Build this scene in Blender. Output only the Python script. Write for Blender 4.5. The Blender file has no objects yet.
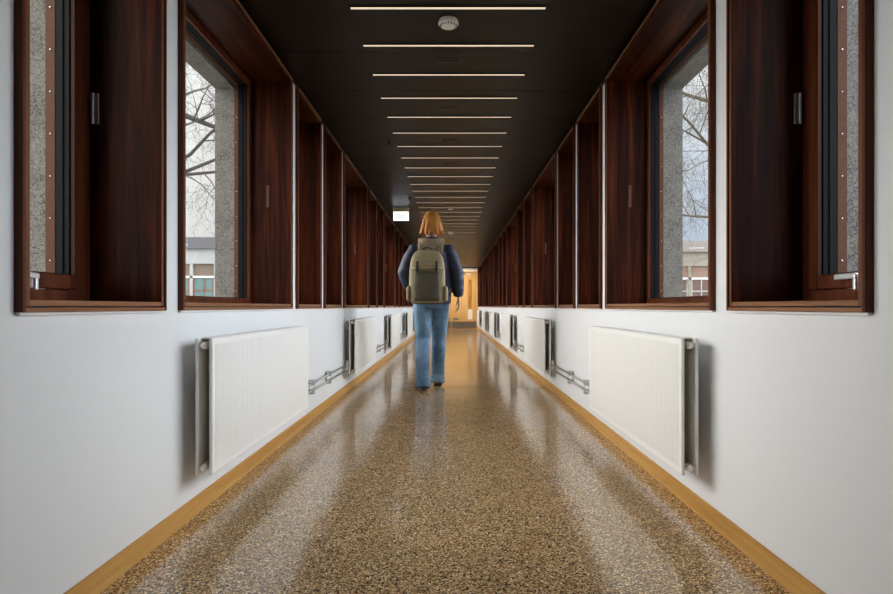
import bpy, bmesh, math, random
from mathutils import Vector, Matrix

random.seed(7)
SC = bpy.context.scene
COL = SC.collection

# ------------------------------------------------------------------ measures
EYE = 0.85
FPX = 595.0
VPX, VPY = 451.8, 306.7
WL, WR = 1.051, 1.013          # left / right wall from the camera's axis
WTOP = 2.331                   # top of the walls and window casings
CEIL = 2.357                   # underside of the dark ceiling
Y_END = 22.87
Y_BACK = -1.0
PER = 3.444                    # length of one window module
CX = (WR - WL) / 2
SIDES = ((-1, WL, 'left'), (1, WR, 'right'))

# ------------------------------------------------------------------ helpers
def tag(o, label=None, cat=None, group=None, kind=None):
    if label: o['label'] = label
    if cat: o['category'] = cat
    if group: o['group'] = group
    if kind: o['kind'] = kind
    return o

def empty(name, loc=(0, 0, 0), rz=0, parent=None):
    o = bpy.data.objects.new(name, None)
    o.empty_display_size = 0.1
    COL.objects.link(o)
    o.location = loc
    o.rotation_euler = (0, 0, rz)
    if parent: o.parent = parent
    return o

def mesh_of(bm, name, m, smooth=False, recalc=True):
    if recalc:
        bmesh.ops.recalc_face_normals(bm, faces=bm.faces[:])
    me = bpy.data.meshes.new(name)
    bm.to_mesh(me)
    bm.free()
    ms = m if isinstance(m, (list, tuple)) else [m]
    for x in ms: me.materials.append(x)
    if smooth:
        for p in me.polygons: p.use_smooth = True
    return me

def obj(name, bm, m, parent=None, smooth=False, loc=None, recalc=True):
    me = mesh_of(bm, name, m, smooth, recalc) if isinstance(bm, bmesh.types.BMesh) else bm
    o = bpy.data.objects.new(name, me)
    COL.objects.link(o)
    if parent: o.parent = parent
    if loc: o.location = loc
    return o

def box(bm, x0, x1, y0, y1, z0, z1, bev=0.0, seg=1, mi=0):
    xs, ys, zs = sorted((x0, x1)), sorted((y0, y1)), sorted((z0, z1))
    v = [bm.verts.new((x, y, z)) for x in xs for y in ys for z in zs]
    F = [(0, 1, 3, 2), (4, 6, 7, 5), (0, 4, 5, 1), (2, 3, 7, 6), (0, 2, 6, 4), (1, 5, 7, 3)]
    fs = [bm.faces.new([v[i] for i in f]) for f in F]
    for f in fs: f.material_index = mi
    if bev > 0:
        es = list({e for f in fs for e in f.edges})
        bmesh.ops.bevel(bm, geom=es, offset=bev, segments=seg, affect='EDGES', profile=0.5)
    return v

def frame_of(t):
    t = t.normalized()
    up = Vector((0, 0, 1)) if abs(t.z) < 0.95 else Vector((0, 1, 0))
    a = t.cross(up).normalized()
    return a, t.cross(a).normalized()

def tube(bm, pts, rad, n=10, cap=True, mi=0):
    pts = [Vector(p) for p in pts]
    if not isinstance(rad, (list, tuple)): rad = [rad] * len(pts)
    rings = []
    prev = None
    for i, p in enumerate(pts):
        t = (pts[min(i + 1, len(pts) - 1)] - pts[max(i - 1, 0)])
        if prev is None:
            a, b = frame_of(t)
        else:
            a = (prev - t.normalized() * prev.dot(t.normalized())).normalized()
            b = t.normalized().cross(a)
        prev = a
        r = rad[i]
        rx, ry = r if isinstance(r, (list, tuple)) else (r, r)
        rings.append([bm.verts.new(p + a * (rx * math.cos(2 * math.pi * k / n)) + b * (ry * math.sin(2 * math.pi * k / n))) for k in range(n)])
    for r0, r1 in zip(rings, rings[1:]):
        for k in range(n):
            f = bm.faces.new((r0[k], r0[(k + 1) % n], r1[(k + 1) % n], r1[k]))
            f.material_index = mi
    if cap:
        for r in (rings[0][::-1], rings[-1]):
            f = bm.faces.new(r); f.material_index = mi

def stack(bm, secs, n=24, power=2.0):
    """horizontal (super)elliptic sections: (cx, cy, z, rx, ry)"""
    rings = []
    for cx, cy, z, rx, ry in secs:
        ring = []
        for k in range(n):
            a = 2 * math.pi * k / n
            c, s = math.cos(a), math.sin(a)
            e = 2.0 / power
            ring.append(bm.verts.new((cx + rx * math.copysign(abs(c) ** e, c), cy + ry * math.copysign(abs(s) ** e, s), z)))
        rings.append(ring)
    for r0, r1 in zip(rings, rings[1:]):
        for k in range(n):
            bm.faces.new((r0[k], r0[(k + 1) % n], r1[(k + 1) % n], r1[k]))
    bm.faces.new(rings[0][::-1]); bm.faces.new(rings[-1])

def ball(bm, c, r, seg=16, rings=10, rot=None):
    rx, ry, rz = r if isinstance(r, (list, tuple)) else (r, r, r)
    m = Matrix.Translation(c) @ (rot.to_4x4() if rot else Matrix.Identity(4)) @ Matrix.Diagonal((rx, ry, rz, 1))
    bmesh.ops.create_uvsphere(bm, u_segments=seg, v_segments=rings, radius=1, matrix=m)

def cyl(bm, c, r, h, axis='z', n=20, r2=None):
    rot = {'z': Matrix.Identity(4), 'x': Matrix.Rotation(math.pi / 2, 4, 'Y'), 'y': Matrix.Rotation(-math.pi / 2, 4, 'X')}[axis]
    bmesh.ops.create_cone(bm, cap_ends=True, segments=n, radius1=r, radius2=r if r2 is None else r2, depth=h, matrix=Matrix.Translation(c) @ rot)

def remeshed(bm, voxel, smooth_it=4, fac=0.5):
    """one continuous skin round everything in bm"""
    bmesh.ops.recalc_face_normals(bm, faces=bm.faces[:])
    me = bpy.data.meshes.new('work'); bm.to_mesh(me); bm.free()
    o = bpy.data.objects.new('work', me); COL.objects.link(o)
    r = o.modifiers.new('r', 'REMESH'); r.mode = 'VOXEL'; r.voxel_size = voxel
    s = o.modifiers.new('s', 'SMOOTH'); s.factor = fac; s.iterations = smooth_it
    dg = bpy.context.evaluated_depsgraph_get(); dg.update()
    out = bpy.data.meshes.new_from_object(o.evaluated_get(dg))
    bpy.data.objects.remove(o); bpy.data.meshes.remove(me)
    for p in out.polygons: p.use_smooth = True
    return out

def with_mat(me, m):
    me.materials.clear(); me.materials.append(m); return me

# ------------------------------------------------------------------ materials
def new_mat(name):
    m = bpy.data.materials.new(name); m.use_nodes = True
    nt = m.node_tree
    return m, nt, nt.nodes['Principled BSDF']

def N(nt, t, **kw):
    n = nt.nodes.new(t)
    for k, v in kw.items(): setattr(n, k, v)
    return n

def plain(name, col, rough=0.5, metal=0.0, spec=0.5, bump=0.0, bscale=200, var=0.0):
    m, nt, b = new_mat(name)
    b.inputs['Base Color'].default_value = (*col, 1)
    b.inputs['Roughness'].default_value = rough
    b.inputs['Metallic'].default_value = metal
    b.inputs['Specular IOR Level'].default_value = spec
    tc = N(nt, 'ShaderNodeTexCoord')
    no = N(nt, 'ShaderNodeTexNoise'); no.inputs['Scale'].default_value = bscale; no.inputs['Detail'].default_value = 4
    nt.links.new(tc.outputs['Object'], no.inputs['Vector'])
    if bump:
        bp = N(nt, 'ShaderNodeBump'); bp.inputs['Strength'].default_value = bump; bp.inputs['Distance'].default_value = 0.002
        nt.links.new(no.outputs['Fac'], bp.inputs['Height']); nt.links.new(bp.outputs['Normal'], b.inputs['Normal'])
    if var:
        mx = N(nt, 'ShaderNodeMix', data_type='RGBA')
        mx.inputs['A'].default_value = (*[c * (1 - var) for c in col], 1)
        mx.inputs['B'].default_value = (*[min(1, c * (1 + var)) for c in col], 1)
        nt.links.new(no.outputs['Fac'], mx.inputs['Factor']); nt.links.new(mx.outputs['Result'], b.inputs['Base Color'])
    return m

def emit(name, col, s):
    m, nt, b = new_mat(name)
    b.inputs['Base Color'].default_value = (*col, 1)
    b.inputs['Emission Color'].default_value = (*col, 1)
    b.inputs['Emission Strength'].default_value = s
    b.inputs['Roughness'].default_value = 0.6
    return m

def wood(name, c_dark, c_mid, c_light, axis, rough=0.38, scale=1.0, bands=18.0, spec=0.10):
    """grain running along the given axis"""
    m, nt, b = new_mat(name)
    tc = N(nt, 'ShaderNodeTexCoord'); oi = N(nt, 'ShaderNodeObjectInfo')
    add = N(nt, 'ShaderNodeVectorMath', operation='ADD')
    mul = N(nt, 'ShaderNodeVectorMath', operation='SCALE'); mul.inputs['Scale'].default_value = 37.0
    cmb = N(nt, 'ShaderNodeCombineXYZ')
    for k in ('X', 'Y', 'Z'): nt.links.new(oi.outputs['Random'], cmb.inputs[k])
    nt.links.new(cmb.outputs[0], mul.inputs[0])
    nt.links.new(tc.outputs['Object'], add.inputs[0]); nt.links.new(mul.outputs[0], add.inputs[1])
    mp = N(nt, 'ShaderNodeMapping')
    sc = [bands * scale] * 3; sc['xyz'.index(axis)] = 0.9 * scale
    mp.inputs['Scale'].default_value = sc
    nt.links.new(add.outputs[0], mp.inputs['Vector'])
    n1 = N(nt, 'ShaderNodeTexNoise'); n1.inputs['Scale'].default_value = 1.0; n1.inputs['Detail'].default_value = 6; n1.inputs['Roughness'].default_value = 0.6; n1.inputs['Distortion'].default_value = 0.4
    nt.links.new(mp.outputs[0], n1.inputs['Vector'])
    mp2 = N(nt, 'ShaderNodeMapping'); sc2 = [bands * 9 * scale] * 3; sc2['xyz'.index(axis)] = 5 * scale
    mp2.inputs['Scale'].default_value = sc2; nt.links.new(add.outputs[0], mp2.inputs['Vector'])
    n2 = N(nt, 'ShaderNodeTexNoise'); n2.inputs['Scale'].default_value = 1.0; n2.inputs['Detail'].default_value = 3
    nt.links.new(mp2.outputs[0], n2.inputs['Vector'])
    mix = N(nt, 'ShaderNodeMath', operation='MULTIPLY_ADD'); mix.inputs[1].default_value = 0.35
    nt.links.new(n2.outputs['Fac'], mix.inputs[0]); 
    sub = N(nt, 'ShaderNodeMath', operation='SUBTRACT'); sub.inputs[1].default_value = 0.17
    nt.links.new(n1.outputs['Fac'], sub.inputs[0]); nt.links.new(sub.outputs[0], mix.inputs[2])
    r = N(nt, 'ShaderNodeValToRGB')
    r.color_ramp.elements[0].position = 0.3; r.color_ramp.elements[0].color = (*c_dark, 1)
    r.color_ramp.elements[1].position = 0.72; r.color_ramp.elements[1].color = (*c_light, 1)
    e = r.color_ramp.elements.new(0.5); e.color = (*c_mid, 1)
    nt.links.new(mix.outputs[0], r.inputs['Fac']); nt.links.new(r.outputs['Color'], b.inputs['Base Color'])
    b.inputs['Roughness'].default_value = rough
    b.inputs['Specular IOR Level'].default_value = spec
    bp = N(nt, 'ShaderNodeBump'); bp.inputs['Strength'].default_value = 0.12; bp.inputs['Distance'].default_value = 0.001
    nt.links.new(n2.outputs['Fac'], bp.inputs['Height']); nt.links.new(bp.outputs['Normal'], b.inputs['Normal'])
    return m

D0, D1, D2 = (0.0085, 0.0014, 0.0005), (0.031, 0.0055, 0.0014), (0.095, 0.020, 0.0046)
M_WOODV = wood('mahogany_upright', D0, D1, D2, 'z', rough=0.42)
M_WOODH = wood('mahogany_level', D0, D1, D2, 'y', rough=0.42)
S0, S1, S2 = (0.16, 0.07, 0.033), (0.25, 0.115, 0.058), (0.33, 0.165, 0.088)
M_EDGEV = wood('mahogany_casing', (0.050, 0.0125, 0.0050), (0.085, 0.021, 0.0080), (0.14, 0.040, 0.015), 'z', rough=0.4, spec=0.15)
M_LITEDGE = wood('mahogany_lit_edge', (0.10, 0.035, 0.015), (0.16, 0.06, 0.027), (0.23, 0.095, 0.045), 'z', rough=0.4)  # lining wood lightened: daylight on its front edges put into the colour
M_OAK = wood('oak_skirting', (0.42, 0.21, 0.055), (0.54, 0.29, 0.085), (0.62, 0.36, 0.125), 'y', rough=0.4, scale=0.8, bands=26)
M_DOOR = wood('oak_door', (0.56, 0.33, 0.12), (0.66, 0.41, 0.165), (0.72, 0.48, 0.21), 'z', rough=0.4, bands=14)
M_WHITE = plain('white_wall_paint', (0.765, 0.77, 0.775), 0.55, bump=0.05, bscale=350, spec=0.3)
M_BEAD = plain('white_edge_bead', (0.9, 0.9, 0.9), 0.4)
M_RAD = plain('radiator_enamel', (0.87, 0.86, 0.83), 0.3)
M_RADSHADE = plain('radiator_shaded_enamel', (0.56, 0.50, 0.34), 0.5)  # olive shade between the panels put into the enamel colour
M_KNOB = plain('radiator_plug_nickel', (0.75, 0.71, 0.63), 0.28, metal=0.6)
M_CHROME = plain('pipe_steel', (0.42, 0.42, 0.40), 0.36, metal=1.0)
M_CLIP = plain('clip_steel', (0.4, 0.4, 0.38), 0.4, metal=0.9)
M_GASK = plain('black_window_track', (0.006, 0.0065, 0.008), 0.6, spec=0.12)
M_COPPER = plain('bronze_cover_strip', (0.115, 0.047, 0.026), 0.6, metal=0.15, spec=0.2, bump=0.2, bscale=60, var=0.3)
M_SCREW = plain('screw_steel', (0.7, 0.7, 0.7), 0.25, metal=1)
M_HANDLE = plain('satin_aluminium', (0.80, 0.81, 0.83), 0.3, metal=0.55)
M_PLATE = plain('grey_hinge_plate', (0.30, 0.28, 0.27), 0.4, metal=0.5)
M_PATCH = plain('red_wood_inlay', (0.10, 0.024, 0.008), 0.4, var=0.2, bscale=30)
M_HOUS = plain('olive_sign_housing', (0.80, 0.74, 0.54), 0.5)
M_DET = plain('detector_plastic', (0.90, 0.87, 0.80), 0.4)
M_DARKPL = plain('black_plastic', (0.01, 0.01, 0.01), 0.5)
M_STEEL = plain('brushed_kick_plate', (0.30, 0.28, 0.25), 0.38, metal=0.9)

def concrete_mat(name, col):
    m, nt, b = new_mat(name)
    tc = N(nt, 'ShaderNodeTexCoord')
    v = N(nt, 'ShaderNodeTexVoronoi'); v.inputs['Scale'].default_value = 200
    nt.links.new(tc.outputs['Object'], v.inputs['Vector'])
    bw = N(nt, 'ShaderNodeRGBToBW'); nt.links.new(v.outputs['Color'], bw.inputs[0])
    no = N(nt, 'ShaderNodeTexNoise'); no.inputs['Scale'].default_value = 9; no.inputs['Detail'].default_value = 6
    nt.links.new(tc.outputs['Object'], no.inputs['Vector'])
    ad = N(nt, 'ShaderNodeMath', operation='MULTIPLY_ADD'); ad.inputs[1].default_value = 0.6
    nt.links.new(bw.outputs[0], ad.inputs[0]); 
    s = N(nt, 'ShaderNodeMath', operation='MULTIPLY'); s.inputs[1].default_value = 0.45
    nt.links.new(no.outputs['Fac'], s.inputs[0]); nt.links.new(s.outputs[0], ad.inputs[2])
    r = N(nt, 'ShaderNodeValToRGB')
    r.color_ramp.elements[0].position = 0.18; r.color_ramp.elements[0].color = (*[c * 0.18 for c in col], 1)
    r.color_ramp.elements[1].position = 0.85; r.color_ramp.elements[1].color = (*[min(1, c * 2.0) for c in col], 1)
    e = r.color_ramp.elements.new(0.4); e.color = (*col, 1)
    nt.links.new(ad.outputs[0], r.inputs['Fac']); nt.links.new(r.outputs['Color'], b.inputs['Base Color'])
    b.inputs['Roughness'].default_value = 0.85
    bp = N(nt, 'ShaderNodeBump'); bp.inputs['Strength'].default_value = 0.5; bp.inputs['Distance'].default_value = 0.004
    nt.links.new(bw.outputs[0], bp.inputs['Height']); nt.links.new(bp.outputs['Normal'], b.inputs['Normal'])
    return m
M_CONC = concrete_mat('aggregate_concrete', (0.165, 0.156, 0.140))

def floor_mat():
    m, nt, b = new_mat('speckled_floor')
    tc = N(nt, 'ShaderNodeTexCoord')
    v = N(nt, 'ShaderNodeTexVoronoi'); v.inputs['Scale'].default_value = 215
    nt.links.new(tc.outputs['Object'], v.inputs['Vector'])
    bw = N(nt, 'ShaderNodeSeparateColor'); nt.links.new(v.outputs['Color'], bw.inputs[0])
    r = N(nt, 'ShaderNodeValToRGB'); r.color_ramp.interpolation = 'CONSTANT'
    els = r.color_ramp.elements
    els[0].position = 0.0; els[0].color = (0.070, 0.041, 0.018, 1)
    els[1].position = 0.22; els[1].color = (0.26, 0.153, 0.072, 1)
    for p, c in ((0.45, (0.42, 0.262, 0.128, 1)), (0.70, (0.61, 0.40, 0.195, 1)), (0.88, (0.80, 0.60, 0.36, 1)), (0.96, (0.92, 0.80, 0.60, 1))):
        e = els.new(p); e.color = c
    nt.links.new(bw.outputs[0], r.inputs['Fac'])
    no = N(nt, 'ShaderNodeTexNoise'); no.inputs['Scale'].default_value = 2.2; no.inputs['Detail'].default_value = 5
    nt.links.new(tc.outputs['Object'], no.inputs['Vector'])
    mr = N(nt, 'ShaderNodeMapRange'); mr.inputs['To Min'].default_value = 0.95; mr.inputs['To Max'].default_value = 1.3
    nt.links.new(no.outputs['Fac'], mr.inputs['Value'])
    mx = N(nt, 'ShaderNodeVectorMath', operation='SCALE')
    nt.links.new(r.outputs['Color'], mx.inputs[0]); nt.links.new(mr.outputs[0], mx.inputs['Scale'])
    nt.links.new(mx.outputs[0], b.inputs['Base Color'])
    mr2 = N(nt, 'ShaderNodeMapRange'); mr2.inputs['To Min'].default_value = 0.09; mr2.inputs['To Max'].default_value = 0.18
    n3 = N(nt, 'ShaderNodeTexNoise'); n3.inputs['Scale'].default_value = 5; n3.inputs['Detail'].default_value = 6
    nt.links.new(tc.outputs['Object'], n3.inputs['Vector']); nt.links.new(n3.outputs['Fac'], mr2.inputs['Value'])
    nt.links.new(mr2.outputs[0], b.inputs['Roughness'])
    b.inputs['Specular IOR Level'].default_value = 0.85
    n4 = N(nt, 'ShaderNodeTexNoise'); n4.inputs['Scale'].default_value = 3.2; n4.inputs['Detail'].default_value = 2
    nt.links.new(tc.outputs['Object'], n4.inputs['Vector'])
    bp = N(nt, 'ShaderNodeBump'); bp.inputs['Strength'].default_value = 0.35; bp.inputs['Distance'].default_value = 0.006
    nt.links.new(n4.outputs['Fac'], bp.inputs['Height']); nt.links.new(bp.outputs['Normal'], b.inputs['Normal'])
    return m
M_FLOOR = floor_mat()
M_CEIL = plain('dark_ceiling_panel', (0.0090, 0.0060, 0.0040), 0.38, spec=0.22, bump=0.05, bscale=90, var=0.1)
M_LAMP = emit('warm_strip_light', (1.0, 0.80, 0.62), 0.48)
M_SIGN = emit('sign_face', (0.93, 0.95, 1.0), 0.64)
M_SIGNB = emit('sign_border', (0.90, 0.95, 1.0), 2.2)
M_DGLOW = emit('door_strip_glow', (1.0, 0.90, 0.78), 1.0)

def glass_mat():
    m, nt, b = new_mat('window_glass')
    nt.nodes.remove(b)
    tr = N(nt, 'ShaderNodeBsdfTransparent'); tr.inputs[0].default_value = (0.97, 0.98, 0.98, 1)
    gl = N(nt, 'ShaderNodeBsdfGlossy'); gl.inputs['Roughness'].default_value = 0.02
    lw = N(nt, 'ShaderNodeLayerWeight'); lw.inputs['Blend'].default_value = 0.5
    pw = N(nt, 'ShaderNodeMath', operation='POWER'); pw.inputs[1].default_value = 5.0
    fr = N(nt, 'ShaderNodeMath', operation='MULTIPLY_ADD'); fr.inputs[1].default_value = 0.9; fr.inputs[2].default_value = 0.035
    nt.links.new(lw.outputs['Facing'], pw.inputs[0]); nt.links.new(pw.outputs[0], fr.inputs[0])
    mx = N(nt, 'ShaderNodeMixShader')
    nt.links.new(fr.outputs[0], mx.inputs[0]); nt.links.new(tr.outputs[0], mx.inputs[1]); nt.links.new(gl.outputs[0], mx.inputs[2])
    nt.links.new(mx.outputs[0], nt.nodes['Material Output'].inputs['Surface'])
    return m
M_GLASS = glass_mat()

# ------------------------------------------------------------------ window layout
WINS = [(1.428, 0.724, 'narrow')]
for k in range(6):
    o = PER * k
    WINS += [(2.282 + o, 1.576, 'wide'), (3.996 + o, 0.724, 'narrow'), (4.862 + o, 0.724, 'narrow')]

# ------------------------------------------------------------------ shell
fl = bmesh.new()
box(fl, -WL - 0.35, WR + 0.35, Y_BACK - 0.2, Y_END + 2.4, -0.15, 0)
tag(obj('floor', fl, M_FLOOR), 'glossy brown speckled corridor floor', 'floor', kind='structure')

ce = bmesh.new()
ys = [3.52 - 0.637 * 7 + 0.637 * i for i in range(60)]
ys = [Y_BACK - 0.2] + [y for y in ys if Y_BACK < y < Y_END + 0.1] + [Y_END + 0.15]
for a, b_ in zip(ys, ys[1:]):
    box(ce, -WL - 0.335, WR + 0.335, a + 0.002, b_ - 0.002, CEIL, CEIL + 0.02)
box(ce, -WL - 0.335, WR + 0.335, Y_BACK - 0.2, Y_END + 0.15, CEIL + 0.02, CEIL + 0.12)
for s, W in ((-1, WL), (1, WR)):
    box(ce, s * (W + 0.335), s * (W - 0.004), Y_BACK - 0.2, Y_END + 0.15, WTOP + 0.001, CEIL + 0.001)
tag(obj('ceiling', ce, M_CEIL), 'dark brown panelled corridor ceiling', 'ceiling', kind='structure')

SILL = 0.834
for s, W, nm in SIDES:
    X = lambda d: s * (W + d)
    w = bmesh.new()
    box(w, X(0), X(0.335), Y_BACK, Y_END, 0, SILL)
    prev = Y_BACK
    for y0, wd, kd in WINS:
        box(w, X(0), X(0.335), prev, y0, SILL, WTOP)
        prev = y0 + wd
    box(w, X(0), X(0.335), prev, Y_END, SILL, WTOP)
    tag(obj('wall_' + nm, w, M_WHITE), 'white %s wall of the corridor with window openings' % nm, 'wall', kind='structure')
    c = bmesh.new()
    box(c, X(0.335), X(0.458), Y_BACK - 0.2, Y_END + 2.4, -0.6, 0.875)
    box(c, X(0.335), X(0.458), Y_BACK - 0.2, Y_END + 2.4, 2.24, 2.75)
    prev = Y_BACK - 0.2
    for y0, wd, kd in WINS:
        ins = 0.067 if kd == 'wide' else 0.121
        box(c, X(0.335), X(0.458), prev, y0 + ins, 0.875, 2.24)
        prev = y0 + wd - ins
    box(c, X(0.335), X(0.458), prev, Y_END + 2.4, 0.875, 2.24)
    tag(obj('wall_outer_' + nm, c, M_CONC), 'aggregate concrete outer face of the %s wall' % nm, 'wall', kind='structure')
    bb = bmesh.new()
    box(bb, X(0), X(-0.008), Y_BACK, Y_END - 0.04, 0, 0.074)
    tag(obj('baseboard_' + nm, bb, M_OAK), 'golden oak baseboard along the %s wall' % nm, 'baseboard', kind='structure')
rf = bmesh.new()
box(rf, -WL - 0.458, WR + 0.458, Y_BACK - 0.2, Y_END + 2.4, 2.75, 2.9)
tag(obj('roof', rf, M_CONC), 'concrete roof slab over the corridor', 'roof', kind='structure')
bw_ = bmesh.new()
box(bw_, -WL - 0.335, WR + 0.335, Y_BACK - 0.2, Y_BACK, 0, CEIL)  # unseen wall, darkened so less light bounces up the corridor
tag(obj('wall_back', bw_, M_WOODV), 'unseen wall behind the camera, made dark to cut bounced light', 'wall', kind='structure')

# ------------------------------------------------------------------ windows
def ring(bm, X, d0, d1, y0, y1, z0, z1, t, bev=0.0):
    tt = t if isinstance(t, (list, tuple)) else (t, t, t, t)    # near, far, bottom, top
    box(bm, X(d0), X(d1), y0, y0 + tt[0], z0, z1, bev)
    box(bm, X(d0), X(d1), y1 - tt[1], y1, z0, z1, bev)
    box(bm, X(d0), X(d1), y0 + tt[0], y1 - tt[1], z0, z0 + tt[2], bev)
    box(bm, X(d0), X(d1), y0 + tt[0], y1 - tt[1], z1 - tt[3], z1, bev)

def window_meshes(s, W, wd, kind):
    X = lambda d: s * d        # local: 0 is the wall face
    P = []
    zb, zt = SILL + 0.002, WTOP - 0.001
    b = bmesh.new()
    box(b, X(-0.021), X(0.03), 0, 0.012, zb, zt, 0.0012)
    box(b, X(-0.021), X(0.03), wd - 0.012, wd, zb, zt, 0.0012)
    P.append(('casing', mesh_of(b, 'casing', M_EDGEV)))
    b = bmesh.new(); box(b, X(-0.021), X(0.03), 0.012, wd - 0.012, zb, zb + 0.012, 0.0012)
    box(b, X(-0.021), X(0.03), 0.012, wd - 0.012, zt - 0.012, zt, 0.0012)
    P.append(('apron', mesh_of(b, 'apron', M_EDGEH)))
    b = bmesh.new()
    ring(b, X, -0.002, 0.03, 0.0125, wd - 0.0125, zb + 0.0125, zt - 0.0125, 0.003)
    P.append(('shadow_gap', mesh_of(b, 'shadow_gap', M_DARKPL)))
    g = 0.0155
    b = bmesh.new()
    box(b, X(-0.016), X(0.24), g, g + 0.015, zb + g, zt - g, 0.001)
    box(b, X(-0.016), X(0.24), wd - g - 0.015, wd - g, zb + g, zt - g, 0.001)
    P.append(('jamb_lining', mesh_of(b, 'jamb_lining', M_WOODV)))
    b = bmesh.new()  # thin front skin carrying the painted lit edge
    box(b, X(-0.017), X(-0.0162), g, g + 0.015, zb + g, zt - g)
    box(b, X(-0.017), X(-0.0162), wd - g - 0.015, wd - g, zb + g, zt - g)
    P.append(('lit_lining_edge', mesh_of(b, 'lit_lining_edge', M_LITEDGE)))
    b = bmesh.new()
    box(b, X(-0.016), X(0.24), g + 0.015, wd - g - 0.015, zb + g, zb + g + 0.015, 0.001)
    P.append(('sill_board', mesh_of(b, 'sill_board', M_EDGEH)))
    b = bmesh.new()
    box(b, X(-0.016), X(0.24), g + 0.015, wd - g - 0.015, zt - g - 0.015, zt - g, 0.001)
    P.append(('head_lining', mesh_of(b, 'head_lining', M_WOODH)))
    i0 = g + 0.015
    za, zz = zb + g, zt - g
    if kind == 'wide':
        fw = 0.035
        b = bmesh.new(); ring(b, X, 0.24, 0.26, g, wd - g, za, zz, fw + 0.015, 0.002)
        P.append(('window_frame', mesh_of(b, 'window_frame', M_EDGEV)))
        ins, dz = i0 + fw, za + 0.015 + fw
        d0 = 0.26
    else:
        fw = 0.04
        b = bmesh.new(); ring(b, X, 0.24, 0.28, g, wd - g, za, zz, fw + 0.015, 0.003)
        P.append(('window_frame', mesh_of(b, 'window_frame', M_EDGEV)))
        b = bmesh.new(); ring(b, X, 0.233, 0.253, i0 + fw + 0.0015, wd - i0 - fw - 0.0015, za + 0.0565, zz - 0.0565, 0.049, 0.004)
        P.append(('sash', mesh_of(b, 'sash', M_EDGEV)))
        ins, dz = i0 + fw + 0.0505, za + 0.1055
        d0 = 0.2532
    zt2 = zz - (dz - za)
    # black ribbed track, bronze strip with screws
    b = bmesh.new()
    d1 = d0 + 0.05
    for j, (da, db, tk) in enumerate(((d0, d0 + 0.012, 0.004), (d0 + 0.012, d0 + 0.022, 0.001), (d0 + 0.022, d0 + 0.036, 0.004), (d0 + 0.036, d1, 0.001))):
        ring(b, X, da, db, ins - 0.02, wd - ins + 0.02, dz - 0.02, zt2 + 0.02, 0.02 + tk)
    P.append(('track', mesh_of(b, 'track', M_GASK)))
    b = bmesh.new()
    ring(b, X, d1, 0.335, ins - 0.01, wd - ins + 0.01, dz - 0.01, zt2 + 0.01, 0.012)
    P.append(('cover_strip', mesh_of(b, 'cover_strip', M_COPPER)))
    b = bmesh.new()
    for q in range(9):
        zq = dz + 0.05 + q * (zt2 - dz - 0.1) / 8
        for yq in (ins + 0.003, wd - ins - 0.003):
            ball(b, (X((d1 + 0.335) / 2 - 0.002), yq, zq), (0.0034, 0.0022, 0.0034), 8, 6)
    P.append(('screws', mesh_of(b, 'screws', M_SCREW, True)))
    b = bmesh.new()
    box(b, X(d0 + 0.024), X(d0 + 0.030), ins - 0.003, wd - ins + 0.003, dz - 0.003, zt2 + 0.003)
    P.append(('pane', mesh_of(b, 'pane', M_GLASS)))
    if kind == 'narrow':
        b = bmesh.new()
        zc = za + 0.0565 + 0.036
        yc = 0.378
        box(b, X(0.233), X(0.228), yc - 0.013, yc + 0.013, zc - 0.036, zc + 0.012, 0.002)
        cyl(b, (X(0.222), yc, zc), 0.008, 0.014, 'x', 14)
        e0, e1 = (yc - 0.008, yc + 0.092) if s > 0 else (yc - 0.092, yc + 0.008)
        box(b, X(0.217), X(0.204), e0, e1, zc - 0.009, zc + 0.009, 0.004, 2)
        box(b, X(0.217), X(0.206), yc - 0.007, yc + 0.007, zc - 0.044, zc, 0.004, 2)
        P.append(('handle', mesh_of(b, 'handle', M_HANDLE)))
        b = bmesh.new()
        yj = wd - i0
        box(b, X(0.228), X(0.205), yj - 0.006, yj, 1.50, 1.61, 0.002)
        cyl(b, (X(0.226), yj - 0.007, 1.555), 0.006, 0.11, 'z', 10)
        P.append(('hinge_plate', mesh_of(b, 'hinge_plate', M_PLATE)))
    else:
        b = bmesh.new()
        yj = wd - i0
        box(b, X(0.125), X(0.142), yj - 0.0015, yj + 0.001, 1.49, 1.63)
        P.append(('inlay', mesh_of(b, 'inlay', M_PATCH)))
    b = bmesh.new()
    box(b, X(-0.012), X(0.0), 0.004, wd - 0.004, zb - 0.0065, zb - 0.0003)
    P.append(('edge_bead', mesh_of(b, 'edge_bead', M_BEAD)))
    return P

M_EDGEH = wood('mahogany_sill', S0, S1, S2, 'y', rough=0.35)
ORD = ['', 'first', 'second', 'third', 'fourth', 'fifth', 'sixth', 'seventh', 'eighth', 'ninth', 'tenth', 'eleventh', 'twelfth', 'thirteenth', 'fourteenth', 'fifteenth', 'sixteenth', 'seventeenth', 'eighteenth', 'nineteenth']
TENS = {2: ('twentieth', 'twenty'), 3: ('thirtieth', 'thirty'), 4: ('fortieth', 'forty')}
def ordinal(n):
    if n < 20: return ORD[n]
    t, u = divmod(n, 10)
    return TENS[t][0] if u == 0 else TENS[t][1] + '-' + ORD[u]

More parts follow.
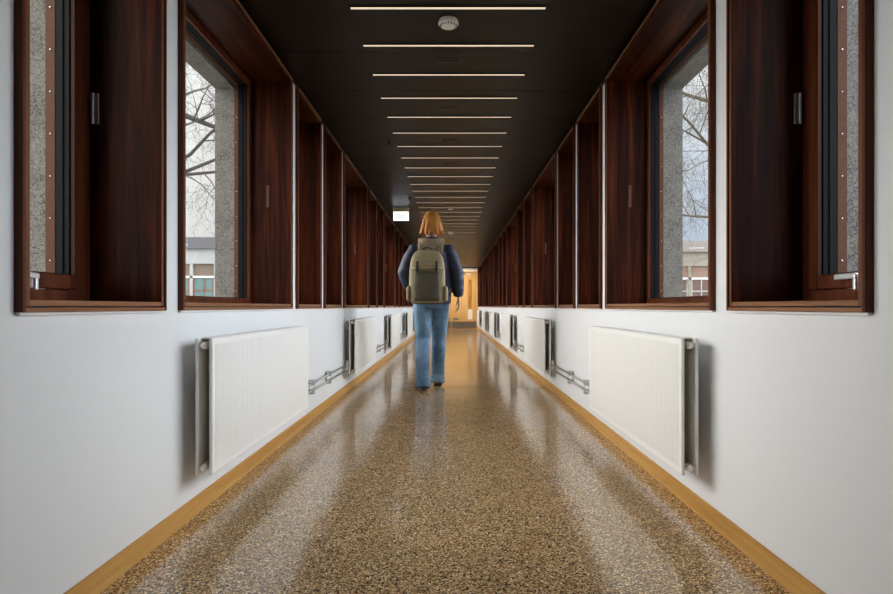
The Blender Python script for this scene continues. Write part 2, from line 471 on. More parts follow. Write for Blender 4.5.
n_win = 0
for s, W, nm in SIDES:
    lib = {kd: window_meshes(s, W, wd, kd) for wd, kd in ((1.576, 'wide'), (0.724, 'narrow'))}
    for i, (y0, wd, kd) in enumerate(WINS):
        n_win += 1
        r = empty('window_%d' % n_win, (s * W, y0, 0))
        extra = {0: ', nearest the camera with a silver handle', 1: ', nearest wide one with a bare tree outside'}.get(i, '')
        tag(r, '%s dark wood %s window along the %s wall%s' % (ordinal(i + 1), kd, nm, extra), 'window', 'dark wood windows of the %s wall' % nm, 'structure')
        for pn, me in lib[kd]:
            o = bpy.data.objects.new(pn, me); COL.objects.link(o); o.parent = r
            if pn == 'screws': o['kind'] = 'stuff'
        # daylight sampling portal in the opening
        li = bpy.data.lights.new('window_portal', 'AREA'); li.shape = 'RECTANGLE'
        li.size = wd - 0.14; li.size_y = 1.36
        li.cycles.is_portal = True
        lo = bpy.data.objects.new('window_portal', li); COL.objects.link(lo)
        lo.location = (s * (W + 0.465), y0 + wd / 2, 1.557)
        # local -Z must point into the corridor, local Y up
        lo.rotation_euler = Matrix(((0, 0, s), (-s * -1, 0, 0), (0, 1, 0))).to_euler() if s > 0 else Matrix(((0, 0, -1), (-1, 0, 0), (0, 1, 0))).to_euler()

# ------------------------------------------------------------------ radiators
RL, RZ0, RZ1 = 1.55, 0.195, 0.727
def radiator_meshes(s):
    X = lambda d: s * d
    P = []
    def panel(dfront, dback, groove):
        b = bmesh.new()
        pitch = 0.0166; n = int((RL - 0.04) / pitch)
        prof = [(0.0, 0.003), (0.003, 0.0), (0.018, 0.0)]
        y = 0.02
        for k in range(n):
            prof += [(y + pitch * 0.55, 0.0), (y + pitch * 0.68, groove), (y + pitch * 0.87, groove), (y + pitch, 0.0)]
            y += pitch
        prof += [(RL - 0.003, 0.0), (RL, 0.003)]
        zs = [(RZ0, 0.004, 0), (RZ0 + 0.004, 0.0, 0), (RZ0 + 0.022, 0.0, 0), (RZ0 + 0.030, 0, 1), (RZ1 - 0.030, 0, 1), (RZ1 - 0.022, 0, 0), (RZ1 - 0.004, 0, 0), (RZ1, 0.004, 0)]
        sg = 1 if dback > dfront else -1
        grid = [[b.verts.new((X(dfront + sg * (max(dd, 0) + (g if not (yy < 0.01 or yy > RL - 0.01) else g) * (gm if not (yy < 0.01 or yy > RL - 0.01) else 1))), yy, zz)) for (yy, g) in prof] for (zz, dd, gm) in zs]
        for r0, r1 in zip(grid, grid[1:]):
            for k in range(len(prof) - 1):
                b.faces.new((r0[k], r0[k + 1], r1[k + 1], r1[k]))
        # returns: back skin
        bk = [[b.verts.new((X(dback), yy, zz)) for yy in (0, RL)] for zz in (RZ0, RZ1)]
        b.faces.new((bk[0][0], bk[0][1], bk[1][1], bk[1][0]))
        b.faces.new([grid[0][k] for k in range(len(prof))] + [bk[0][1], bk[0][0]])
        b.faces.new([grid[-1][k] for k in range(len(prof))] + [bk[1][1], bk[1][0]])
        b.faces.new([g[0] for g in grid] + [bk[1][0], bk[0][0]])
        b.faces.new([g[-1] for g in grid] + [bk[1][1], bk[0][1]])
        return b
    P.append(('front_panel', mesh_of(panel(-0.122, -0.110, 0.0032), 'front_panel', M_RAD)))
    P.append(('back_panel', mesh_of(panel(-0.055, -0.067, 0.0028), 'back_panel', M_RAD)))
    b = bmesh.new()                                      # convector fins
    pts = []
    yy = 0.05; k = 0
    while yy < RL - 0.05:
        pts += [(-0.1085 if k % 2 == 0 else -0.095, yy), (-0.1085 if k % 2 == 0 else -0.095, yy + 0.010)]
        yy += 0.0166; k += 1
    for (d0, ya), (d1, yb) in zip(pts, pts[1:]):
        v = [b.verts.new((X(d), q, z)) for d, q, z in ((d0, ya, RZ0 + 0.05), (d1, yb, RZ0 + 0.05), (d1, yb, RZ1 - 0.04), (d0, ya, RZ1 - 0.04))]
        b.faces.new(v)
    bmesh.ops.remove_doubles(b, verts=b.verts[:], dist=1e-5)
    bmesh.ops.solidify(b, geom=b.faces[:], thickness=0.0012)
    P.append(('convector_fins', mesh_of(b, 'convector_fins', M_RADSHADE)))
    b = bmesh.new()                                      # header tubes
    for z in (RZ0 + 0.028, RZ1 - 0.028):
        tube(b, [(X(-0.0885), 0.028, z), (X(-0.0885), RL - 0.028, z)], 0.016, 12)
    P.append(('header_tube', mesh_of(b, 'header_tube', M_RADSHADE, True)))
    b = bmesh.new()                                      # slotted top cover
    box(b, X(-0.067), X(-0.110), 0.03, 0.30, RZ1 - 0.004, RZ1 + 0.001)
    yy = 0.30
    while yy < RL - 0.05:
        box(b, X(-0.1055), X(-0.0712), yy + 0.028, yy + 0.04, RZ1 - 0.004, RZ1 + 0.001)
        yy += 0.04
    box(b, X(-0.067), X(-0.0715), 0.30, RL - 0.03, RZ1 - 0.004, RZ1 + 0.001)
    box(b, X(-0.1055), X(-0.110), 0.30, RL - 0.03, RZ1 - 0.004, RZ1 + 0.001)
    P.append(('top_grille', mesh_of(b, 'top_grille', M_RAD)))
    for z in (RZ0 + 0.028, RZ1 - 0.028):
        b = bmesh.new()
        cyl(b, (X(-0.0885), 0.020, z), 0.0155, 0.016, 'y', 8)
        cyl(b, (X(-0.0885), 0.006, z), 0.0125, 0.018, 'y', 20)
        cyl(b, (X(-0.0885), -0.006, z), 0.0075, 0.008, 'y', 6)
        P.append(('plug', mesh_of(b, 'plug', M_KNOB)))
    for yb in (0.22, RL - 0.22):
        b = bmesh.new()
        box(b, X(-0.0015), X(-0.004), yb - 0.02, yb + 0.02, RZ0 + 0.05, RZ1 - 0.02)
        box(b, X(-0.004), X(-0.0555), yb - 0.012, yb + 0.012, RZ0 + 0.08, RZ0 + 0.10)
        box(b, X(-0.004), X(-0.0555), yb - 0.012, yb + 0.012, RZ1 - 0.10, RZ1 - 0.08)
        P.append(('wall_mount', mesh_of(b, 'wall_mount', M_RAD)))
    return P

where = ['nearest the camera, under the first wide window', 'second from the camera', 'third from the camera', 'fourth from the camera', 'fifth from the camera', 'last before the wooden doors']
for s, W, nm in SIDES:
    lib = radiator_meshes(s)
    for k in range(6):
        r = empty('radiator', (s * W, 2.309 + PER * k, 0))
        wh = where[k]
        if nm == 'left' and k >= 4: wh = ['fifth in the row, behind the walking person', 'last in the row, by the wooden doors'][k - 4]
        tag(r, 'white ribbed panel radiator on the %s wall, %s' % (nm, wh), 'radiator', 'panel radiators on the %s wall' % nm)
        for pn, me in lib:
            o = bpy.data.objects.new(pn, me); COL.objects.link(o); o.parent = r

# ------------------------------------------------------------------ heating pipes between the radiators
def pipe_meshes(s):
    X = lambda d: s * d
    P = []
    L0, L1 = 0.008, PER - RL - 0.012           # from one radiator's far end to the next one's near end
    for z in (0.287, 0.236):
        b = bmesh.new()
        tube(b, [(X(-0.030), L0 - 0.02, z), (X(-0.030), L1 - 0.12, z), (X(-0.045), L1 - 0.05, z), (X(-0.045), L1 + 0.004, z)], 0.0085, 12)
        P.append(('pipe', mesh_of(b, 'pipe', M_CHROME, True)))
    for yc in (0.50, 1.10):
        b = bmesh.new()
        box(b, X(-0.0012), X(-0.003), yc - 0.03, yc + 0.03, 0.213, 0.311, 0.001)
        box(b, X(-0.003), X(-0.046), yc - 0.03, yc + 0.03, 0.3065, 0.311)
        box(b, X(-0.003), X(-0.046), yc - 0.03, yc + 0.03, 0.213, 0.2175)
        box(b, X(-0.043), X(-0.046), yc - 0.005, yc + 0.005, 0.2175, 0.3065)
        for z in (0.287, 0.236):
            cyl(b, (X(-0.030), yc, z), 0.0125, 0.03, 'y', 14)
            box(b, X(-0.003), X(-0.02), yc - 0.012, yc + 0.012, z - 0.006, z + 0.006)
        P.append(('pipe_clip', mesh_of(b, 'pipe_clip', M_CLIP)))
    b = bmesh.new()
    box(b, X(-0.034), X(-0.0495), L1 - 0.03, L1 + 0.006, 0.219, 0.304, 0.004, 2)
    cyl(b, (X(-0.042), L1 - 0.012, 0.317), 0.011, 0.03, 'z', 14)
    P.append(('valve', mesh_of(b, 'valve', M_KNOB)))
    return P
for s, W, nm in SIDES:
    lib = pipe_meshes(s)
    for k in range(5):
        r = empty('heating_pipes', (s * W, 2.309 + RL + PER * k, 0))
        tag(r, 'pair of steel heating pipes between the %s and %s radiators on the %s wall' % (ORD[k + 1], ORD[k + 2], nm), 'pipes', 'heating pipe runs on the %s wall' % nm)
        for pn, me in lib:
            o = bpy.data.objects.new(pn, me); COL.objects.link(o); o.parent = r

# ------------------------------------------------------------------ ceiling fittings
b = bmesh.new()
HL = 0.49
box(b, -HL, HL, -0.011, 0.011, CEIL - 0.005, CEIL - 0.0005)
me_d = mesh_of(b, 'diffuser', M_LAMP)
b = bmesh.new()
box(b, -HL - 0.003, HL + 0.003, -0.014, -0.011, CEIL - 0.006, CEIL - 0.0005)
box(b, -HL - 0.003, HL + 0.003, 0.011, 0.014, CEIL - 0.006, CEIL - 0.0005)
box(b, -HL - 0.003, -HL, -0.011, 0.011, CEIL - 0.006, CEIL - 0.0005)
box(b, HL, HL + 0.003, -0.011, 0.011, CEIL - 0.006, CEIL - 0.0005)
me_h = mesh_of(b, 'housing', M_CEIL)
k = 0
while 2.994 + 0.4305 * k < Y_END - 0.2:
    r = empty('ceiling_light', (CX, 2.994 + 0.4305 * k, 0))
    tag(r, '%s slim warm strip light across the ceiling, counted from the near end' % ordinal(k + 1), 'ceiling light', 'strip lights across the ceiling')
    for pn, me in (('diffuser', me_d), ('housing', me_h)):
        o = bpy.data.objects.new(pn, me); COL.objects.link(o); o.parent = r
    k += 1

b = bmesh.new()
ringf = lambda x0, x1, y0, y1, t: (box(b, x0, x1, y0, y0 + t, CEIL - 0.004, CEIL - 0.0005), box(b, x0, x1, y1 - t, y1, CEIL - 0.004, CEIL - 0.0005), box(b, x0, x0 + t, y0 + t, y1 - t, CEIL - 0.004, CEIL - 0.0005), box(b, x1 - t, x1, y0 + t, y1 - t, CEIL - 0.004, CEIL - 0.0005))
ringf(-0.072, 0.072, -0.022, 0.022, 0.003)
me_vf = mesh_of(b, 'vent_frame', plain('vent_grey', (0.13, 0.11, 0.09), 0.4))
b = bmesh.new()
box(b, -0.069, 0.069, -0.019, 0.019, CEIL - 0.002, CEIL - 0.0005)
for q in (-0.008, 0.004):
    box(b, -0.069, 0.069, q, q + 0.004, CEIL - 0.0035, CEIL - 0.002)
me_vg = mesh_of(b, 'vent_grille', M_DARKPL)
for k in range(12):
    r = empty('ceiling_vent', (CX, 3.636 + 0.863 * k, 0))
    tag(r, '%s small dark slot vent between the ceiling strip lights, counted from the near end' % ORD[k + 1], 'vent', 'slot vents along the ceiling')
    for pn, me in (('vent_frame', me_vf), ('vent_grille', me_vg)):
        o = bpy.data.objects.new(pn, me); COL.objects.link(o); o.parent = r

def lathe(prof, n=36):
    b = bmesh.new()
    rings = [[b.verts.new((r * math.cos(2 * math.pi * k / n), r * math.sin(2 * math.pi * k / n), z)) for k in range(n)] for r, z in prof]
    for r0, r1 in zip(rings, rings[1:]):
        for k in range(n): b.faces.new((r0[k], r0[(k + 1) % n], r1[(k + 1) % n], r1[k]))
    b.faces.new(rings[0]); b.faces.new(rings[-1])
    return b
r = empty('smoke_detector', (CX + 0.001, 3.125, CEIL))
tag(r, 'round white smoke detector on the ceiling behind the nearest strip light', 'smoke detector')
obj('base', lathe([(0.047, 0), (0.049, -0.004), (0.050, -0.012), (0.047, -0.013)]), M_DET, r, True)
obj('chamber', lathe([(0.047, -0.0131), (0.053, -0.016), (0.053, -0.024), (0.049, -0.031), (0.036, -0.036), (0.034, -0.036)]), M_DET, r)
b = bmesh.new()
for q in range(16):
    a = 2 * math.pi * q / 16
    v0 = Matrix.Rotation(a, 4, 'Z')
    bb_ = bmesh.new(); box(bb_, 0.037, 0.048, -0.003, 0.003, -0.0365, -0.0315)
    for vv in bb_.verts: vv.co = v0 @ vv.co
    t_ = bpy.data.meshes.new('t'); bb_.to_mesh(t_); bb_.free(); b.from_mesh(t_); bpy.data.meshes.remove(t_)
obj('slots', b, plain('detector_slot', (0.09, 0.06, 0.03), 0.6), r)['kind'] = 'stuff'
obj('cap', lathe([(0.034, -0.0361), (0.031, -0.040), (0.022, -0.042), (0.01, -0.0425)]), M_DET, r, True)

for (yy, wd, dp, hh, nmx) in ((9.18, 0.075, 0.05, 0.012, 'flat white ceiling sensor above the walking person'), (11.97, 0.12, 0.09, 0.045, 'boxy white ceiling sensor further along, beside the walking person\'s head')):
    r = empty('ceiling_sensor', (CX + 0.0, yy, CEIL))
    tag(r, nmx, 'sensor')
    b = bmesh.new(); box(b, -wd / 2, wd / 2, -dp / 2, dp / 2, -hh * 0.55, 0, 0.003, 2)
    obj('housing', b, M_DET, r)
    b = bmesh.new(); box(b, -wd / 2 + 0.012, wd / 2 - 0.012, -dp / 2 + 0.010, dp / 2 - 0.010, -hh, -hh * 0.55, 0.003, 2)
    obj('lens', b, plain('sensor_lens', (0.85, 0.85, 0.82), 0.25), r)

for i, (xx, yy) in enumerate(((-0.569, 5.40), (-0.580, 8.23))):
    r = empty('ceiling_sprinkler', (xx, yy, CEIL))
    tag(r, ['black ceiling sprinkler head nearer the camera, left of the strip lights', 'black ceiling sprinkler head just before the lit exit sign'][i], 'sprinkler')
    obj('rosette', lathe([(0.030, 0), (0.030, -0.003), (0.014, -0.008)], 20), M_DARKPL, r)
    b = bmesh.new(); cyl(b, (0, 0, -0.018), 0.007, 0.022, 'z', 12)
    for sx in (-1, 1): tube(b, [(sx * 0.008, 0, -0.012), (sx * 0.013, 0, -0.028), (sx * 0.003, 0, -0.042)], 0.0025, 6)
    obj('yoke', b, M_DARKPL, r)
    b = bmesh.new(); cyl(b, (0, 0, -0.044), 0.016, 0.002, 'z', 16)
    obj('deflector', b, M_DARKPL, r)

for i, xx in enumerate((-0.5, 0.46)):  # added downlights, invented to brighten the end doors
    r = empty('added_ceiling_downlight', (xx, 21.55, CEIL))
    tag(r, ['added round warm downlight to brighten the oak doors, left one', 'added round warm downlight to brighten the oak doors, right one'][i], 'ceiling light')
    obj('trim_ring', lathe([(0.045, 0), (0.050, -0.004), (0.040, -0.006), (0.036, -0.002)], 24), M_HANDLE, r, True)
    b = bmesh.new(); cyl(b, (0, 0, -0.002), 0.035, 0.003, 'z', 24)
    obj('lens', b, emit('added_downlight_lens', (1.0, 0.80, 0.52), 1.5), r)
    sp = bpy.data.lights.new('added_door_beam', 'SPOT'); sp.energy = 55; sp.color = (1.0, 0.84, 0.62); sp.spot_size = math.radians(120); sp.spot_blend = 0.6; sp.shadow_soft_size = 0.035
    so = bpy.data.objects.new('added_door_beam', sp); COL.objects.link(so); so.parent = r; so.location = (0, 0, -0.03); so.rotation_euler = (math.radians(38), 0, 0)

# exit sign: lit white box hanging under the ceiling, no legible symbol
r = empty('exit_sign', (-0.772, 9.06, CEIL))
tag(r, 'backlit blank white exit sign box under the ceiling, left of the walker\'s head', 'sign')
b = bmesh.new(); box(b, -0.122, 0.122, -0.028, 0.028, -0.066, 0, 0.003, 1)
obj('housing', b, M_HOUS, r)
b = bmesh.new()
box(b, -0.115, 0.115, -0.014, 0.014, -0.195, -0.0715, 0.002, 1)
obj('border_panel', b, M_SIGNB, r)
b = bmesh.new(); box(b, -0.098, 0.098, -0.0165, -0.0142, -0.180, -0.078)
obj('sign_face', b, M_SIGN, r)

# ------------------------------------------------------------------ end wall and double door
DTOP = 2.17
ew = bmesh.new()
box(ew, -WL - 0.335, WR + 0.335, Y_END, Y_END + 0.12, DTOP + 0.06, CEIL + 0.02)
tag(obj('wall_end', ew, M_CEIL), 'dark strip of end wall above the doors', 'wall', kind='structure')
dr = empty('door_1', (CX, Y_END, 0))
tag(dr, 'warm oak double door at the far end of the corridor', 'door', kind='structure')
HWD = (WL + WR) / 2
b = bmesh.new()
box(b, -HWD - 0.02, -HWD + 0.05, -0.03, 0.12, 0, DTOP + 0.06, 0.002)
box(b, HWD - 0.05, HWD + 0.02, -0.03, 0.12, 0, DTOP + 0.06, 0.002)
box(b, -HWD + 0.05, HWD - 0.05, -0.03, 0.12, DTOP, DTOP + 0.06, 0.002)
obj('door_frame', b, M_DOOR, dr)
for sx in (-1, 1):
    x0, x1 = sorted((sx * 0.003, sx * (HWD - 0.053)))
    hx = 0.72 if sx > 0 else -0.72           # vision slot
    m0, m1 = hx - 0.08, hx + 0.08
    b = bmesh.new()
    h0, h1 = 0.80, 1.98
    box(b, x0, m0, 0, 0.045, 0.008, DTOP - 0.004)
    box(b, m1, x1, 0, 0.045, 0.008, DTOP - 0.004)
    box(b, m0, m1, 0, 0.045, 0.008, h0)
    box(b, m0, m1, 0, 0.045, h1, DTOP - 0.004)
    # raised meeting bead
    box(b, sx * 0.003, sx * 0.03, -0.006, 0, 0.29, DTOP - 0.004)
    leaf = obj('door_leaf', b, M_DOOR, dr)
    b = bmesh.new(); box(b, m0, m1, 0.018, 0.026, h0, h1)
    obj('vision_pane', b, M_GLASS, leaf)
    b = bmesh.new()
    for q in (m0, m1 - 0.012): box(b, q, q + 0.012, -0.008, 0.0, h0, h1)
    box(b, m0 + 0.012, m1 - 0.012, -0.008, 0, h0, h0 + 0.012); box(b, m0 + 0.012, m1 - 0.012, -0.008, 0, h1 - 0.012, h1)
    obj('glazing_bead', b, M_DOOR, leaf)
    b = bmesh.new(); box(b, x0 + 0.02, x1 - 0.02, -0.002, 0, 0.012, 0.28)
    obj('kick_plate', b, M_STEEL, leaf)
    b = bmesh.new(); box(b, hx - 0.09, hx + 0.09, -0.003, 0, 0.36, 0.74)
    obj('push_plate', b, plain('white_push_plate', (0.85, 0.84, 0.80), 0.4), leaf)
    b = bmesh.new(); box(b, sx * 0.66 - 0.10, sx * 0.66 + 0.10, -0.05, 0, DTOP - 0.10, DTOP - 0.04, 0.004)
    tube(b, [(sx * 0.55, -0.045, DTOP - 0.035), (sx * 0.45, -0.16, DTOP - 0.03), (sx * 0.52, -0.01, DTOP + 0.0)], 0.008, 8)
    obj('door_closer', b, M_STEEL, leaf)
    for hz in (1.55, 1.85, 0.4):
        b = bmesh.new(); cyl(b, (sx * (HWD - 0.05), -0.008, hz), 0.011, 0.12, 'z', 10)
        obj('hinge', b, M_HANDLE, leaf)
    b = bmesh.new(); box(b, sx * 0.06, sx * 0.30, -0.004, 0, 0.34, 0.42)
    obj('notice_plate', b, M_STEEL, leaf)
# white strip over the door, with an added glowing diffuser
r = empty('door_strip_glow', (CX, Y_END - 0.06, DTOP + 0.06))
tag(r, 'long white strip with an added glow over the oak doors at the corridor end', 'light')
b = bmesh.new(); box(b, -HWD + 0.01, HWD - 0.01, 0, 0.06, 0.0, 0.09, 0.003)
obj('housing', b, M_BEAD, r)
b = bmesh.new(); box(b, -HWD + 0.04, HWD - 0.04, 0.005, 0.045, -0.008, -0.0005)
obj('diffuser', b, M_DGLOW, r)
# lobby beyond the doors
lb = bmesh.new()
box(lb, -WL - 0.335, WR + 0.335, Y_END + 2.25, Y_END + 2.4, 0, 2.75)
tag(obj('wall_lobby', lb, M_DOOR), 'wood lined lobby wall beyond the doors', 'wall', kind='structure')
r = empty('lobby_ceiling_lamp', (CX, Y_END + 1.2, 2.68))
tag(r, 'warm lobby ceiling lamp seen through the door glass', 'ceiling light')
b = bmesh.new(); box(b, -0.3, 0.3, -0.3, 0.3, 0, 0.06, 0.01)
obj('housing', b, M_BEAD, r)
b = bmesh.new(); box(b, -0.27, 0.27, -0.27, 0.27, -0.02, 0, 0.005)
obj('diffuser', b, emit('lobby_lamp', (1.0, 0.66, 0.32), 45.0), r)

# ------------------------------------------------------------------ person
M_SKIN = plain('skin', (0.55, 0.30, 0.20), 0.5)
M_HAIR = wood('blond_hair', (0.22, 0.075, 0.016), (0.48, 0.19, 0.042), (0.68, 0.33, 0.09), 'z', rough=0.4, bands=60)
def jeans_mat():
    m, nt, b = new_mat('blue_denim')
    tc = N(nt, 'ShaderNodeTexCoord')
    n1 = N(nt, 'ShaderNodeTexNoise'); n1.inputs['Scale'].default_value = 5; n1.inputs['Detail'].default_value = 5
    nt.links.new(tc.outputs['Object'], n1.inputs['Vector'])
    r = N(nt, 'ShaderNodeValToRGB')
    r.color_ramp.elements[0].position = 0.3; r.color_ramp.elements[0].color = (0.055, 0.115, 0.20, 1)
    r.color_ramp.elements[1].position = 0.7; r.color_ramp.elements[1].color = (0.19, 0.32, 0.46, 1)
    nt.links.new(n1.outputs['Fac'], r.inputs['Fac']); nt.links.new(r.outputs['Color'], b.inputs['Base Color'])
    b.inputs['Roughness'].default_value = 0.85
    n2 = N(nt, 'ShaderNodeTexNoise'); n2.inputs['Scale'].default_value = 11; n2.inputs['Distortion'].default_value = 1.2
    nt.links.new(tc.outputs['Object'], n2.inputs['Vector'])
    bp = N(nt, 'ShaderNodeBump'); bp.inputs['Strength'].default_value = 0.7; bp.inputs['Distance'].default_value = 0.03
    nt.links.new(n2.outputs['Fac'], bp.inputs['Height']); nt.links.new(bp.outputs['Normal'], b.inputs['Normal'])
    return m
M_JEANS = jeans_mat()
def jacket_mat():
    m, nt, b = new_mat('navy_quilted_nylon')
    tc = N(nt, 'ShaderNodeTexCoord')
    w = N(nt, 'ShaderNodeTexWave'); w.bands_direction = 'Z'; w.inputs['Scale'].default_value = 3.2; w.inputs['Distortion'].default_value = 1.2; w.inputs['Detail'].default_value = 2
    nt.links.new(tc.outputs['Object'], w.inputs['Vector'])
    n2 = N(nt, 'ShaderNodeTexNoise'); n2.inputs['Scale'].default_value = 22; n2.inputs['Detail'].default_value = 3
    nt.links.new(tc.outputs['Object'], n2.inputs['Vector'])
    ad = N(nt, 'ShaderNodeMath', operation='MULTIPLY_ADD'); ad.inputs[1].default_value = 0.5
    nt.links.new(n2.outputs['Fac'], ad.inputs[0]); nt.links.new(w.outputs['Fac'], ad.inputs[2])
    bp = N(nt, 'ShaderNodeBump'); bp.inputs['Strength'].default_value = 0.6; bp.inputs['Distance'].default_value = 0.012
    nt.links.new(ad.outputs[0], bp.inputs['Height']); nt.links.new(bp.outputs['Normal'], b.inputs['Normal'])
    b.inputs['Base Color'].default_value = (0.020, 0.025, 0.055, 1); b.inputs['Roughness'].default_value = 0.6
    return m
M_JACKET = jacket_mat()
M_HOOD = plain('tan_hood_lining', (0.25, 0.185, 0.11), 0.85, bump=0.8, bscale=60, var=0.35)
M_SHOE = plain('brown_shoe_leather', (0.12, 0.065, 0.035), 0.5, var=0.2, bscale=20)
M_SOLE = plain('dark_rubber_sole', (0.03, 0.025, 0.02), 0.7)
M_PACK = plain('olive_pack_canvas', (0.25, 0.20, 0.105), 0.75, bump=0.3, bscale=25, var=0.25)
M_PACK2 = plain('dark_olive_pack_canvas', (0.062, 0.052, 0.030), 0.75, bump=0.3, bscale=25, var=0.2)
M_STRAP = plain('black_webbing', (0.015, 0.015, 0.015), 0.7)
M_EYE = plain('eye', (0.8, 0.8, 0.8), 0.2)

PX, PY = -0.215, 6.2
person = empty('person', (PX, PY, 0))
tag(person, 'blond person walking away in navy jacket and blue jeans, wearing an olive backpack', 'person')

HEAD = Vector((0.005, 0.045, 1.71))
LEGS = [  # hip, knee, ankle, foot yaw, heel lift
    dict(hip=(-0.092, 0.0, 0.93), knee=(-0.085, 0.005, 0.51), ank=(-0.078, -0.19, 0.115), pitch=0.16),
    dict(hip=(0.092, 0.0, 0.93), knee=(0.078, 0.165, 0.52), ank=(0.062, 0.23, 0.085), pitch=0.0),
]
ARMS = [  # shoulder, elbow, wrist
    dict(sh=(-0.178, 0.0, 1.425), el=(-0.272, -0.05, 1.20), wr=(-0.235, 0.15, 1.045), s=-1),
    dict(sh=(0.178, 0.0, 1.425), el=(0.265, -0.045, 1.195), wr=(0.285, 0.005, 0.955), s=1),
]
def lerp(a, b_, t): return Vector(a) * (1 - t) + Vector(b_) * t

bm = bmesh.new()
stack(bm, [(0, 0, 0.86, 0.13, 0.095), (0, 0, 0.95, 0.165, 0.115), (0, 0, 1.08, 0.145, 0.10), (0, 0.005, 1.22, 0.15, 0.105), (0, 0.0, 1.34, 0.165, 0.115), (0, 0, 1.42, 0.16, 0.095), (0, 0.0, 1.49, 0.105, 0.075)], 24)
tube(bm, [(0, -0.005, 1.46), (0, 0.005, 1.55), (HEAD.x, HEAD.y - 0.02, 1.66)], [0.075, 0.055, 0.056], 16)
ball(bm, HEAD + Vector((0, -0.012, 0.035)), (0.075, 0.096, 0.098), 24, 16)         # skull
ball(bm, HEAD + Vector((0, 0.025, -0.035)), (0.062, 0.075, 0.088), 24, 16)         # face and jaw
ball(bm, HEAD + Vector((0, 0.066, -0.095)), (0.026, 0.022, 0.020), 12, 8)          # chin
tube(bm, [HEAD + Vector((0, 0.098, 0.018)), HEAD + Vector((0, 0.112, -0.012)), HEAD + Vector((0, 0.118, -0.030)), HEAD + Vector((0, 0.095, -0.036))], [0.009, 0.011, 0.015, 0.012], 10)
for sx in (-1, 1):
    ball(bm, HEAD + Vector((sx * 0.028, 0.078, 0.028)), (0.024, 0.016, 0.009), 12, 8)    # brow
    ball(bm, HEAD + Vector((sx * 0.074, 0.0, -0.012)), (0.009, 0.020, 0.032), 12, 8)     # ear
for dz in (-0.060, -0.070):
    ball(bm, HEAD + Vector((0, 0.094, dz)), (0.023, 0.010, 0.006), 12, 8)
for L in LEGS:
    h, k_, a = L['hip'], L['knee'], L['ank']
    tube(bm, [h, lerp(h, k_, 0.35), lerp(h, k_, 0.75), k_, lerp(k_, a, 0.3), lerp(k_, a, 0.7), a], [0.085, 0.082, 0.062, 0.055, 0.056, 0.043, 0.038], 16)
    A = Vector(a); ca, sa = math.cos(L['pitch']), math.sin(L['pitch'])
    def FT(y, z): return A + Vector((0, y * ca + z * sa * 0 , z - y * sa))
    tube(bm, [FT(-0.045, -0.055), FT(0.02, -0.045), FT(0.10, -0.055), FT(0.17, -0.062)], [0.024, 0.034, 0.032, 0.018], 12)
for A_ in ARMS:
    s_, e_, w_ = A_['sh'], A_['el'], A_['wr']
    tube(bm, [lerp(s_, (0, 0, 1.40), 0.4), s_, lerp(s_, e_, 0.4), e_, lerp(e_, w_, 0.35), w_], [0.05, 0.056, 0.046, 0.040, 0.040, 0.026], 14)
    # hand: palm, four bent fingers of unequal length, thumb from the side of the palm
    w0 = Vector(w_); fd = (Vector(w_) - Vector(e_)).normalized()
    sd = A_['s']
    # palm faces the thigh: palm normal towards the body
    nrm = Vector((-sd, 0, 0)); nrm = (nrm - fd * nrm.dot(fd)).normalized()
    side = fd.cross(nrm).normalized()
    if side.y < 0: side = -side                # thumb side faces forward
    for q in (-1.5, -0.5, 0.5, 1.5):
        tube(bm, [w0 + side * q * 0.008, w0 + fd * 0.045 + side * q * 0.017, w0 + fd * 0.092 + side * q * 0.0195], [0.014, 0.0145, 0.0105], 10)
    for q, ln in ((-1.5, 0.060), (-0.5, 0.074), (0.5, 0.080), (1.5, 0.070)):
        p0 = w0 + fd * 0.088 + side * q * 0.0205
        p1 = p0 + (fd + nrm * 0.25).normalized() * ln * 0.45
        p2 = p1 + (fd + nrm * 0.85).normalized() * ln * 0.33
        p3 = p2 + (fd + nrm * 1.5).normalized() * ln * 0.26
        tube(bm, [p0 - fd * 0.02, p0, p1, p2, p3], [0.0095, 0.0092, 0.0086, 0.0078, 0.0062], 10)
    t0 = w0 + fd * 0.025 + side * 0.022
    t1 = w0 + fd * 0.058 + side * 0.047 + nrm * 0.012
    t2 = t1 + (fd * 0.9 + side * 0.25 + nrm * 0.35).normalized() * 0.032
    t3 = t2 + (fd + nrm * 0.4).normalized() * 0.024
    tube(bm, [t0, t1, t2, t3], [0.0125, 0.0115, 0.0095, 0.0075], 10)
body = obj('body', with_mat(remeshed(bm, 0.0045, 3), M_SKIN), None, person)
for sx in (-1, 1):
    bm = bmesh.new(); ball(bm, HEAD + Vector((sx * 0.030, 0.083, 0.010)), (0.013, 0.010, 0.008), 12, 8)
    ey = obj('eye', bm, M_EYE, person, True)
    bm = bmesh.new(); ball(bm, HEAD + Vector((sx * 0.030, 0.0918, 0.010)), (0.0055, 0.002, 0.0055), 12, 8)
    obj('iris', bm, M_DARKPL, ey, True)

